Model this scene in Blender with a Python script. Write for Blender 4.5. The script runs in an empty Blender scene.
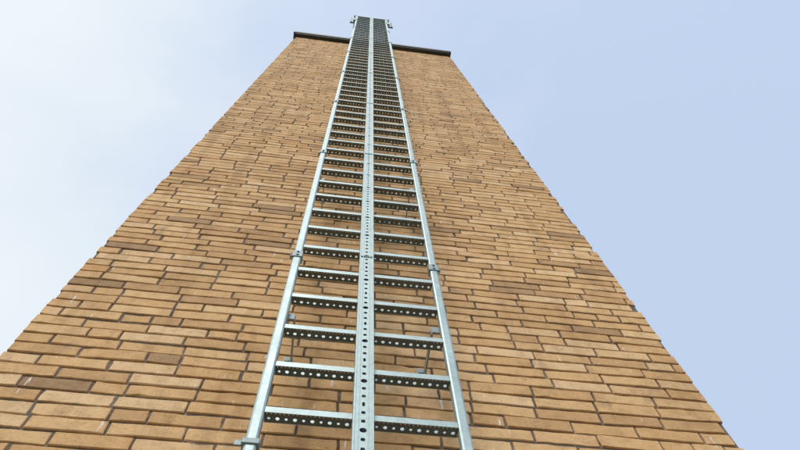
import bpy, math, random
import numpy as np
from mathutils import Matrix, Vector
random.seed(7)
scene=bpy.context.scene
EYE=1.6
# ---------------------------------------------------------------- dimensions (metres)
YW=1.43            # wall face distance from the photographer
X0,X1=-1.12,1.465  # tower corners
DEPTH=2.6
TOP=13.3
YL=1.20            # ladder front plane
XC=0.109           # ladder centre
HW=0.288           # half width of ladder (rail centres)
RS=0.227           # rung spacing
ZR0=3.160-12*RS    # lowest rung
LTOP=15.9

# ---------------------------------------------------------------- helpers
def empty(name):
    e=bpy.data.objects.new(name,None); scene.collection.objects.link(e); return e
def mesh_obj(name,verts,faces,mat,parent=None,smooth=False,bevel=0):
    me=bpy.data.meshes.new(name); me.from_pydata([tuple(v) for v in verts],[],faces); me.update()
    o=bpy.data.objects.new(name,me); scene.collection.objects.link(o)
    me.materials.append(mat)
    if parent: o.parent=parent
    if smooth:
        me.polygons.foreach_set('use_smooth',[True]*len(me.polygons))
    if bevel:
        m=o.modifiers.new('bevel','BEVEL'); m.width=bevel; m.segments=2; m.limit_method='ANGLE'
    return o
class B:
    def __init__(s): s.v=[]; s.f=[]
    def box(s,x0,x1,y0,y1,z0,z1):
        n=len(s.v)
        s.v+=[(x0,y0,z0),(x1,y0,z0),(x1,y1,z0),(x0,y1,z0),(x0,y0,z1),(x1,y0,z1),(x1,y1,z1),(x0,y1,z1)]
        s.f+=[tuple(n+i for i in q) for q in [(0,3,2,1),(4,5,6,7),(0,1,5,4),(1,2,6,5),(2,3,7,6),(3,0,4,7)]]
    def cyl(s,c,ax,r,h,k=6):
        n=len(s.v); a=Vector(ax).normalized(); u=a.orthogonal().normalized(); w=a.cross(u); c=Vector(c)
        for e in (0,h):
            for i in range(k):
                t=2*math.pi*i/k; s.v.append(tuple(c+a*e+u*(r*math.cos(t))+w*(r*math.sin(t))))
        for i in range(k):
            j=(i+1)%k; s.f.append((n+i,n+j,n+k+j,n+k+i))
        s.f.append(tuple(n+k+i for i in range(k))); s.f.append(tuple(n+k-1-i for i in range(k)))
    def cell(s,o,U,V,N,w,h,hw,hh,t,round_=True):
        """plate cell w x h centred on o with a hole hw x hh punched through thickness t (along N)"""
        o=Vector(o);U=Vector(U);V=Vector(V);N=Vector(N)
        K=16; outer=[];inner=[]
        for i in range(K):
            a=2*math.pi*i/K
            c,sn=math.cos(a),math.sin(a)
            m=max(abs(c),abs(sn)); outer.append((c/m*w/2,sn/m*h/2))
            if round_:
                inner.append((c*hw/2,sn*hh/2))
            else:
                p=4; r=(abs(c)**p+abs(sn)**p)**(-1/p); inner.append((c*r*hw/2,sn*r*hh/2))
        n=len(s.v)
        for d in (0,t):
            for (a,b) in outer: s.v.append(tuple(o+U*a+V*b+N*d))
            for (a,b) in inner: s.v.append(tuple(o+U*a+V*b+N*d))
        for i in range(K):
            j=(i+1)%K
            s.f.append((n+i,n+j,n+K+j,n+K+i))
            s.f.append((n+2*K+i,n+3*K+i,n+3*K+j,n+2*K+j))
            s.f.append((n+K+i,n+K+j,n+3*K+j,n+3*K+i))
    def obj(s,name,mat,parent,**k): return mesh_obj(name,s.v,s.f,mat,parent,**k)

class NT:
    def __init__(s,nt): s.nt=nt
    def n(s,t,**k):
        x=s.nt.nodes.new(t)
        for a,b in k.items():
            if a in x.inputs.keys(): x.inputs[a].default_value=b
            else: setattr(x,a,b)
        return x
    def l(s,a,b): s.nt.links.new(a,b)
def newmat(name):
    m=bpy.data.materials.new(name); m.use_nodes=True; nt=m.node_tree
    return m,NT(nt),nt.nodes['Principled BSDF']
def ramp(N,src,stops,interp='LINEAR'):
    r=N.n('ShaderNodeValToRGB'); cr=r.color_ramp; cr.interpolation=interp
    while len(cr.elements)<len(stops): cr.elements.new(.5)
    for e,(p,c) in zip(cr.elements,stops):
        e.position=p; e.color=(*c,1) if len(c)==3 else c
    N.l(src,r.inputs['Fac']); return r.outputs['Color']
def mix(N,mode,fac,a,b):
    m=N.n('ShaderNodeMix',data_type='RGBA',blend_type=mode)
    for sock,val in ((m.inputs[0],fac),(m.inputs[6],a),(m.inputs[7],b)):
        if hasattr(val,'links'): N.l(val,sock)
        elif isinstance(val,(int,float)): sock.default_value=val
        else: sock.default_value=(*val,1)
    return m.outputs[2]
def noise(N,vec,scale,detail=4,rough=.55,dist=0):
    n=N.n('ShaderNodeTexNoise'); n.inputs['Scale'].default_value=scale; n.inputs['Detail'].default_value=detail
    n.inputs['Roughness'].default_value=rough; n.inputs['Distortion'].default_value=dist
    N.l(vec,n.inputs['Vector']); return n.outputs['Fac']
def g(v): return (v,v,v)

# ---------------------------------------------------------------- materials
def brick_material():
    m,N,P=newmat('weathered_yellow_brick')
    tc=N.n('ShaderNodeTexCoord').outputs['Object']
    at=N.n('ShaderNodeAttribute',attribute_name='brick')
    sep=N.n('ShaderNodeSeparateColor'); N.l(at.outputs['Color'],sep.inputs[0])
    base=ramp(N,sep.outputs[0],[(0,(.38,.23,.12)),(.04,(.53,.315,.145)),(.25,(.62,.37,.165)),(.5,(.67,.41,.19)),(.75,(.70,.445,.215)),(.95,(.75,.51,.28)),(1,(.63,.34,.14))])
    off=N.n('ShaderNodeVectorMath',operation='MULTIPLY_ADD'); N.l(at.outputs['Color'],off.inputs[0]); off.inputs[1].default_value=(9,9,9); N.l(tc,off.inputs[2])
    v=off.outputs[0]
    f1=noise(N,v,18,5,.6,.2)
    c=mix(N,'MULTIPLY',.6,base,ramp(N,f1,[(.28,(.68,.63,.58)),(.5,(1,1,1)),(.72,(1.12,1.12,1.12))]))
    f2=noise(N,v,120,5,.7)
    c=mix(N,'MULTIPLY',.8,c,ramp(N,f2,[(.30,(.45,.40,.35)),(.42,(1,1,1)),(.7,(1.08,1.08,1.08))]))
    f3=noise(N,tc,1.3,6,.62,.5)
    c=mix(N,'MULTIPLY',.8,c,ramp(N,f3,[(.3,(.80,.77,.74)),(.5,(1,1,1)),(.7,(1.05,1.05,1.05))]))
    # soot, heaviest in irregular smears
    f4=noise(N,tc,5,7,.72,.6)
    soot=ramp(N,f4,[(.59,g(0)),(.73,g(.7))])
    c=mix(N,'MIX',soot,c,(.20,.165,.14))
    # faint vertical run-off streaks
    mps=N.n('ShaderNodeMapping'); mps.inputs['Scale'].default_value=(9,9,.5); N.l(tc,mps.inputs[0])
    c=mix(N,'MULTIPLY',.8,c,ramp(N,noise(N,mps.outputs[0],1,5,.6),[(.36,(.80,.78,.76)),(.5,(1,1,1))]))
    mpd=N.n('ShaderNodeMapping'); mpd.inputs['Scale'].default_value=(60,60,7); N.l(tc,mpd.inputs[0])
    f5=noise(N,mpd.outputs[0],1.0,3,.5)
    dr=ramp(N,f5,[(.70,g(0)),(.735,g(.85))])
    f6=noise(N,tc,60,3,.6)
    sp=ramp(N,f6,[(.72,g(0)),(.77,g(.6))])
    c=mix(N,'MIX',dr,c,(.80,.77,.72))
    c=mix(N,'MIX',sp,c,(.70,.64,.54))
    N.l(c,P.inputs['Base Color']); P.inputs['Roughness'].default_value=.88
    P.inputs['Specular IOR Level'].default_value=.3
    b1=N.n('ShaderNodeBump'); b1.inputs['Strength'].default_value=.8; b1.inputs['Distance'].default_value=.002
    N.l(f2,b1.inputs['Height'])
    b2=N.n('ShaderNodeBump'); b2.inputs['Strength'].default_value=.7; b2.inputs['Distance'].default_value=.006
    N.l(f1,b2.inputs['Height']); N.l(b1.outputs[0],b2.inputs['Normal']); N.l(b2.outputs[0],P.inputs['Normal'])
    return m
def mortar_material():
    m,N,P=newmat('mortar')
    tc=N.n('ShaderNodeTexCoord').outputs['Object']
    f=noise(N,tc,40,6,.7); f2=noise(N,tc,3,4,.6)
    c=ramp(N,f,[(.3,(.10,.075,.055)),(.58,(.20,.155,.12)),(.72,(.42,.37,.32))])
    c=mix(N,'MULTIPLY',1,c,ramp(N,f2,[(.35,g(.6)),(.65,g(1.2))]))
    N.l(c,P.inputs['Base Color']); P.inputs['Roughness'].default_value=.95
    b=N.n('ShaderNodeBump'); b.inputs['Distance'].default_value=.004; N.l(f,b.inputs['Height']); N.l(b.outputs[0],P.inputs['Normal'])
    return m
def galv(name,a,b_,rough,metal):
    m,N,P=newmat(name)
    tc=N.n('ShaderNodeTexCoord').outputs['Object']
    f=noise(N,tc,9,5,.6); vo=N.n('ShaderNodeTexVoronoi'); vo.inputs['Scale'].default_value=70; N.l(tc,vo.inputs['Vector'])
    c=ramp(N,f,[(.3,a),(.7,b_)])
    bw=N.n('ShaderNodeSeparateColor'); N.l(vo.outputs['Color'],bw.inputs[0])
    c=mix(N,'MULTIPLY',.6,c,ramp(N,bw.outputs[0],[(0,g(.84)),(1,g(1.06))]))
    f3=noise(N,tc,30,5,.7)
    c=mix(N,'MIX',ramp(N,f3,[(.60,g(0)),(.74,g(.55))]),c,(.20,.195,.18))
    N.l(c,P.inputs['Base Color']); P.inputs['Metallic'].default_value=metal
    N.l(ramp(N,f,[(.3,g(rough-.08)),(.7,g(rough+.1))]),P.inputs['Roughness'])
    b=N.n('ShaderNodeBump'); b.inputs['Strength'].default_value=.3; b.inputs['Distance'].default_value=.001; N.l(f3,b.inputs['Height']); N.l(b.outputs[0],P.inputs['Normal'])
    return m
M_BR=brick_material(); M_MO=mortar_material()
M_G=galv('galvanised_steel',(.30,.385,.385),(.43,.53,.53),.50,.35)
M_GD=galv('dull_galvanised_steel',(.22,.28,.28),(.33,.40,.40),.6,.35)
M_SHADE=galv('shade_darkened_steel',(.085,.112,.115),(.14,.17,.172),.6,.2)  # galvanised steel darkened, underside and interior shade put into the base colour
M_CAP,N,P=newmat('dark_sheet_metal')
N.l(ramp(N,noise(N,N.n('ShaderNodeTexCoord').outputs['Object'],5),[(.3,(.035,.033,.035)),(.7,(.07,.065,.062))]),P.inputs['Base Color']); P.inputs['Roughness'].default_value=.6
M_GR,N,P=newmat('ground_grass_and_gravel')
tc=N.n('ShaderNodeTexCoord').outputs['Object']
c=mix(N,'MIX',ramp(N,noise(N,tc,.35,6,.6),[(.42,g(0)),(.58,g(1))]),(.06,.085,.03),(.17,.15,.12))
c=mix(N,'MULTIPLY',.8,c,ramp(N,noise(N,tc,30,6,.7),[(.3,g(.45)),(.7,g(1.2))]))
N.l(c,P.inputs['Base Color']); P.inputs['Roughness'].default_value=.95
M_PV,N,P=newmat('concrete_paving')
tc=N.n('ShaderNodeTexCoord').outputs['Object']
N.l(ramp(N,noise(N,tc,12,7,.7),[(.3,(.17,.165,.15)),(.7,(.30,.29,.27))]),P.inputs['Base Color']); P.inputs['Roughness'].default_value=.9

# ---------------------------------------------------------------- brick tower
tower=empty('brick_tower')
CH=.0645; JT=.0086; L=.234
def brick_face(name,origin,U,Nn,width,fine,seed):
    """origin: bottom-left on the face plane, U along wall, Nn outwards"""
    rg=random.Random(seed)
    o=Vector(origin);U=Vector(U);Nn=Vector(Nn);Z=Vector((0,0,1))
    V=[];F=[];C=[]
    nc=int(TOP/CH)
    for r in range(nc):
        z0=r*CH+JT/2+rg.uniform(-.001,.001); h=CH-JT
        x=-[0,.5,.25,.5,0,.75][rg.randrange(6) if rg.random()<.45 else (0 if r%2 else 1)]*L + rg.uniform(-.014,.014)
        while x<width:
            ln=L*(.5 if rg.random()<.09 else 1)*rg.uniform(.955,1.03)
            a=max(x,0); b=min(x+ln,width); x+=ln
            if b-a<.035: continue
            jt=JT*rg.uniform(.75,1.3)
            a+= jt/2 if a>0 else 0; b-= jt/2 if b<width else 0
            w=b-a
            hv=rg.random(); sv=rg.random()
            p=rg.gauss(0,.0009); t1=rg.gauss(0,.001)
            zz=z0+rg.uniform(-.0013,.0013); hh=h+rg.uniform(-.003,.0015)
            tl=rg.gauss(0,.0009)
            nx=max(2,int(w/.035)) if fine else 1; nz=2 if fine else 1
            pts=[(w*i/nx,0) for i in range(nx)]+[(w,hh*i/nz) for i in range(nz)]+[(w-w*i/nx,hh) for i in range(nx)]+[(0,hh-hh*i/nz) for i in range(nz)]
            K=len(pts); n=len(V)
            jit=[(rg.gauss(0,.0011),rg.gauss(0,.0010)) for _ in pts] if fine else [(0,0)]*K
            if fine and rg.random()<.16:
                k=rg.randrange(K); s_=rg.uniform(.003,.008)
                dx=w/2-pts[k][0]; dz=hh/2-pts[k][1]
                jit[k]=(math.copysign(s_*.6,dx),math.copysign(s_,dz))
            chip=rg.uniform(.0014,.0035)
            for lev,(ins,dep) in enumerate(((0,-.015),(0,-.0026),(chip,0))):
                for (px,pz),(jx,jz) in zip(pts,jit):
                    k=0 if lev==0 else 1
                    ix=ins if px<=1e-6 else (-ins if px>=w-1e-6 else 0)
                    iz=ins if pz<=1e-6 else (-ins if pz>=hh-1e-6 else 0)
                    q=o+U*(a+px+ix+jx*k)+Z*(zz+pz+iz+jz*k+tl*(px/w-.5)*2)+Nn*(dep+(p+t1*(px/w-.5)*2)*(lev>0))
                    V.append(q); C.append((hv,sv,0,1))
            for l_ in range(2):
                for i in range(K):
                    j=(i+1)%K; F.append((n+l_*K+i,n+l_*K+j,n+(l_+1)*K+j,n+(l_+1)*K+i))
            F.append(tuple(n+2*K+i for i in range(K)))
    ob=mesh_obj(name,V,F,M_BR,tower)
    at=ob.data.attributes.new('brick','FLOAT_COLOR','POINT')
    at.data.foreach_set('color',np.array(C,dtype=np.float32).ravel())
    return ob
brick_face('front_brickwork',(X0,YW,0),(1,0,0),(0,-1,0),X1-X0,True,11)
Y1=YW+DEPTH
brick_face('left_brickwork',(X0,Y1-.016,0),(0,-1,0),(-1,0,0),DEPTH-.032,False,4)
brick_face('right_brickwork',(X1,YW+.016,0),(0,1,0),(1,0,0),DEPTH-.032,False,5)
brick_face('back_brickwork',(X1,Y1,0),(-1,0,0),(0,1,0),X1-X0,False,6)
rec=.0065
b=B(); b.box(X0+rec,X1-rec,YW+rec,Y1-rec,-.2,TOP-.002); b.obj('mortar_core',M_MO,tower)
b=B(); ov=.074
b.box(X0-.045,X1+.018,YW-ov,Y1+ov,TOP,TOP+.12)
b.box(X0-.02,X1+.003,YW-ov+.014,Y1+ov-.014,TOP-.045,TOP)
b.obj('metal_roof_capping',M_CAP,tower,bevel=.004)

# ---------------------------------------------------------------- ladder
lad=empty('fixed_access_ladder')
RW=.034; RD=.028
for nm,sx in (('left_rail',-1),('right_rail',1)):
    b=B(); xc=XC+sx*HW
    b.box(xc-RW/2,xc+RW/2,YL,YL+RD,.35,LTOP)
    b.obj(nm,M_G,lad,bevel=.007)
# central safety rail: perforated C section
b=B(); CW=.058; yc=YL-.022; per=RS/6
z=.35; i=0
while z<LTOP-.02:
    k=i%6
    if k in (1,2,4,5): hw,hh,rd=.012,.013,False
    elif k==0: hw,hh,rd=.020,.020,True
    else: hw,hh,rd=.009,.021,True
    b.cell((XC,yc+.004,z+per/2),(1,0,0),(0,0,1),(0,1,0),CW-.010,per,hw,hh,.003,rd)
    z+=per; i+=1
zt=z
for sx in (-1,1):
    xa=XC+sx*(CW/2-.005); xb=XC+sx*CW/2
    b.box(min(xa,xb),max(xa,xb),yc,yc+.040,.35,zt)
    xa=XC+sx*(CW/2-.0165); xb=XC+sx*(CW/2-.0145)
    b.box(min(xa,xb),max(xa,xb),yc+.0005,yc+.0045,.35,zt)
b.obj('central_safety_rail',M_G,lad)
b=B(); b.box(XC-CW/2+.006,XC+CW/2-.006,yc+.034,yc+.038,.35,zt); b.obj('central_rail_back',M_SHADE,lad)  # shade inside the rail is painted into this plate's colour
# rungs : channels with a perforated underside, its shade painted in as darker steel
b=B(); bd=B()
nr=int((LTOP-.1-ZR0)/RS)+1
RB=.036
for i in range(nr):
    z=ZR0+i*RS
    for sx in (-1,1):
        xa=XC+sx*(CW/2+.0005); xb=XC+sx*(HW-RW/2)
        xa,xb=min(xa,xb),max(xa,xb)
        y0=YL+.002; y1=YL+RB-.002
        b.box(xa,xb,y0-.002,y0,z,z+.024)
        b.box(xa,xb,y1,y1+.002,z,z+.026)
        n=10; cw=(xb-xa)/n
        for k in range(n):
            hs=.0115 if k%2 else .0085
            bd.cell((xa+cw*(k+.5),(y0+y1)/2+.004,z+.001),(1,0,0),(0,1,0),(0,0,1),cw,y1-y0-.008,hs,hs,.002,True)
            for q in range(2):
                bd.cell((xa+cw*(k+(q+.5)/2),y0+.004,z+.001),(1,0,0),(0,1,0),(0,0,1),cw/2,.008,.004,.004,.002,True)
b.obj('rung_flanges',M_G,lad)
bd.obj('rung_treads',M_SHADE,lad)
# splice collars + wall brackets
b=B(); bb=B()
zj=ZR0+(12+4.65)*RS
k=-2
while zj+k*7*RS<LTOP-.3:
    zz=zj+k*7*RS
    if zz>.5:
        for sx in (-1,1):
            xc=XC+sx*HW
            b.box(xc-RW/2-.004,xc+RW/2+.004,YL-.004,YL+RD+.004,zz-.028,zz+.028)
            b.cyl((xc+sx*(RW/2+.004),YL+RD/2,zz),(sx,0,0),.009,.010)
            b.cyl((xc,YL-.004,zz+.014),(0,-1,0),.006,.005)
            b.cyl((xc,YL-.004,zz-.014),(0,-1,0),.006,.005)
        b.box(XC-CW/2-.003,XC+CW/2+.003,yc-.0,yc+.04,zz-.004,zz+.004)
        for zo in (-.62*RS*3,):
            zw=zz+zo-.05
            if zw>TOP-.2 or zw<.3: continue
            for sx in (-1,1):
                xc=XC+sx*(HW-.040)
                bb.box(xc-.0025,xc+.0025,YL+RD+.006,YW-.008,zw-.020,zw+.020)
                bb.box(xc-.030,xc+.0025,YW-.008,YW-.003,zw-.035,zw+.035)
                bb.cyl((xc-.015,YW-.008,zw),(0,-1,0),.010,.012)
                xr=XC+sx*HW
                bb.box(min(xc,xr),max(xc,xr),YL+RD+.0005,YL+RD+.0055,zw-.018,zw+.018)
    k+=1
b.obj('splice_collars',M_GD,lad,bevel=.002)
bb.obj('wall_brackets',M_GD,lad,bevel=.001)
b=B()
zz=ZR0+(12-.55)*RS
for sx in (-1,1):
    xc=XC+sx*HW
    b.box(xc-RW/2-.006,xc+RW/2+.006,YL-.004,YL+RD+.006,zz-.010,zz+.010)
    b.box(xc+sx*(RW/2+.006),xc+sx*(RW/2+.026),YL+.006,YL+.012,zz-.010,zz+.010) if sx>0 else b.box(xc-RW/2-.026,xc-RW/2-.006,YL+.006,YL+.012,zz-.010,zz+.010)
zt=LTOP
for sx in (-1,1):
    xc=XC+sx*(HW+.03)
    b.box(xc-.03,xc+.03,YL-.01,YL+.05,zt-.9,zt-.55)
    b.box(xc-.012+sx*.02,xc+.012+sx*.02,YL-.02,YL+.45,zt-.05,zt)
    # outward hand-grip arms at the roof exit
    b.box(min(xc,xc+sx*.07),max(xc,xc+sx*.07),YL+.0,YL+.03,zt-1.25,zt-1.2)
    b.box(min(xc+sx*.06,xc+sx*.08),max(xc+sx*.06,xc+sx*.08),YL-.002,YL+.032,zt-1.26,zt-.3)
b.box(XC-HW-.02,XC+HW+.02,YL-.006,YL+.05,zt,zt+.06)
b.obj('clamps_and_head_fittings',M_GD,lad,bevel=.002)

# ---------------------------------------------------------------- ground and paving
b=B(); S=600
b.v+=[(-S,-S,0),(S,-S,0),(S,S,0),(-S,S,0)]; b.f.append((0,1,2,3)); b.obj('ground',M_GR,None)
b=B()
for ix in range(-4,6):
    for iy in range(-2,9):
        xa=ix*.6-.2; ya=iy*.6
        b.box(xa+.003,xa+.597,ya+.003,ya+.597,-.03,.03+random.uniform(-.002,.002))
b.obj('paving',M_PV,None,bevel=.004)

# ---------------------------------------------------------------- camera
f=680.; U=Vector((-27,-271,f)).normalized()
bb_=.107; R=Vector((1,bb_,(27+271*bb_)/f)).normalized(); Yv=U.cross(R)
def w(v): v=Vector(v); return Vector((R.dot(v),Yv.dot(v),U.dot(v)))
cx,cy,cz=w((1,0,0)),w((0,-1,0)),w((0,0,-1))
mat=Matrix(((cx.x,cy.x,cz.x,0),(cx.y,cy.y,cz.y,0),(cx.z,cy.z,cz.z,EYE),(0,0,0,1)))
cam=bpy.data.objects.new('camera',bpy.data.cameras.new('camera')); scene.collection.objects.link(cam)
cam.matrix_world=mat; cam.data.lens=f/800*36; cam.data.sensor_width=36; cam.data.clip_end=3000; cam.data.clip_start=.02
scene.camera=cam

# ---------------------------------------------------------------- sky and sun
el,az=math.radians(52),math.radians(200)   # azimuth clockwise from +Y
wd=bpy.data.worlds.new('World'); scene.world=wd; wd.use_nodes=True; N=NT(wd.node_tree); bg=wd.node_tree.nodes['Background']
sk=N.n('ShaderNodeTexSky',sky_type='NISHITA',sun_disc=False,sun_elevation=el,sun_rotation=az,air_density=1.0,dust_density=2.0,ozone_density=2.0)
tc=N.n('ShaderNodeTexCoord').outputs['Generated']
sx=N.n('ShaderNodeSeparateXYZ'); N.l(tc,sx.inputs[0])
nz=noise(N,tc,1.6,6,.5,.3)
ma=N.n('ShaderNodeMath',operation='MULTIPLY_ADD'); N.l(sx.outputs[0],ma.inputs[0]); ma.inputs[1].default_value=-.75; N.l(nz,ma.inputs[2])
cl=ramp(N,ma.outputs[0],[(.28,g(.05)),(.48,g(.34)),(.66,g(.78)),(.82,g(1))],'LINEAR')
hz=mix(N,'MIX',.68,sk.outputs[0],(4.7,5.6,7.2))
col=mix(N,'MIX',cl,hz,(5.65,6.1,6.4))
N.l(col,bg.inputs['Color']); bg.inputs['Strength'].default_value=.15
sun=bpy.data.objects.new('sun',bpy.data.lights.new('sun','SUN')); scene.collection.objects.link(sun)
sun.data.energy=2.2; sun.data.angle=math.radians(22); sun.data.color=(1,.95,.88)
d=Vector((math.sin(az)*math.cos(el),math.cos(az)*math.cos(el),math.sin(el)))
sun.rotation_euler=d.to_track_quat('Z','Y').to_euler()
scene.view_settings.view_transform='Standard'; scene.view_settings.look='None'; scene.view_settings.exposure=0
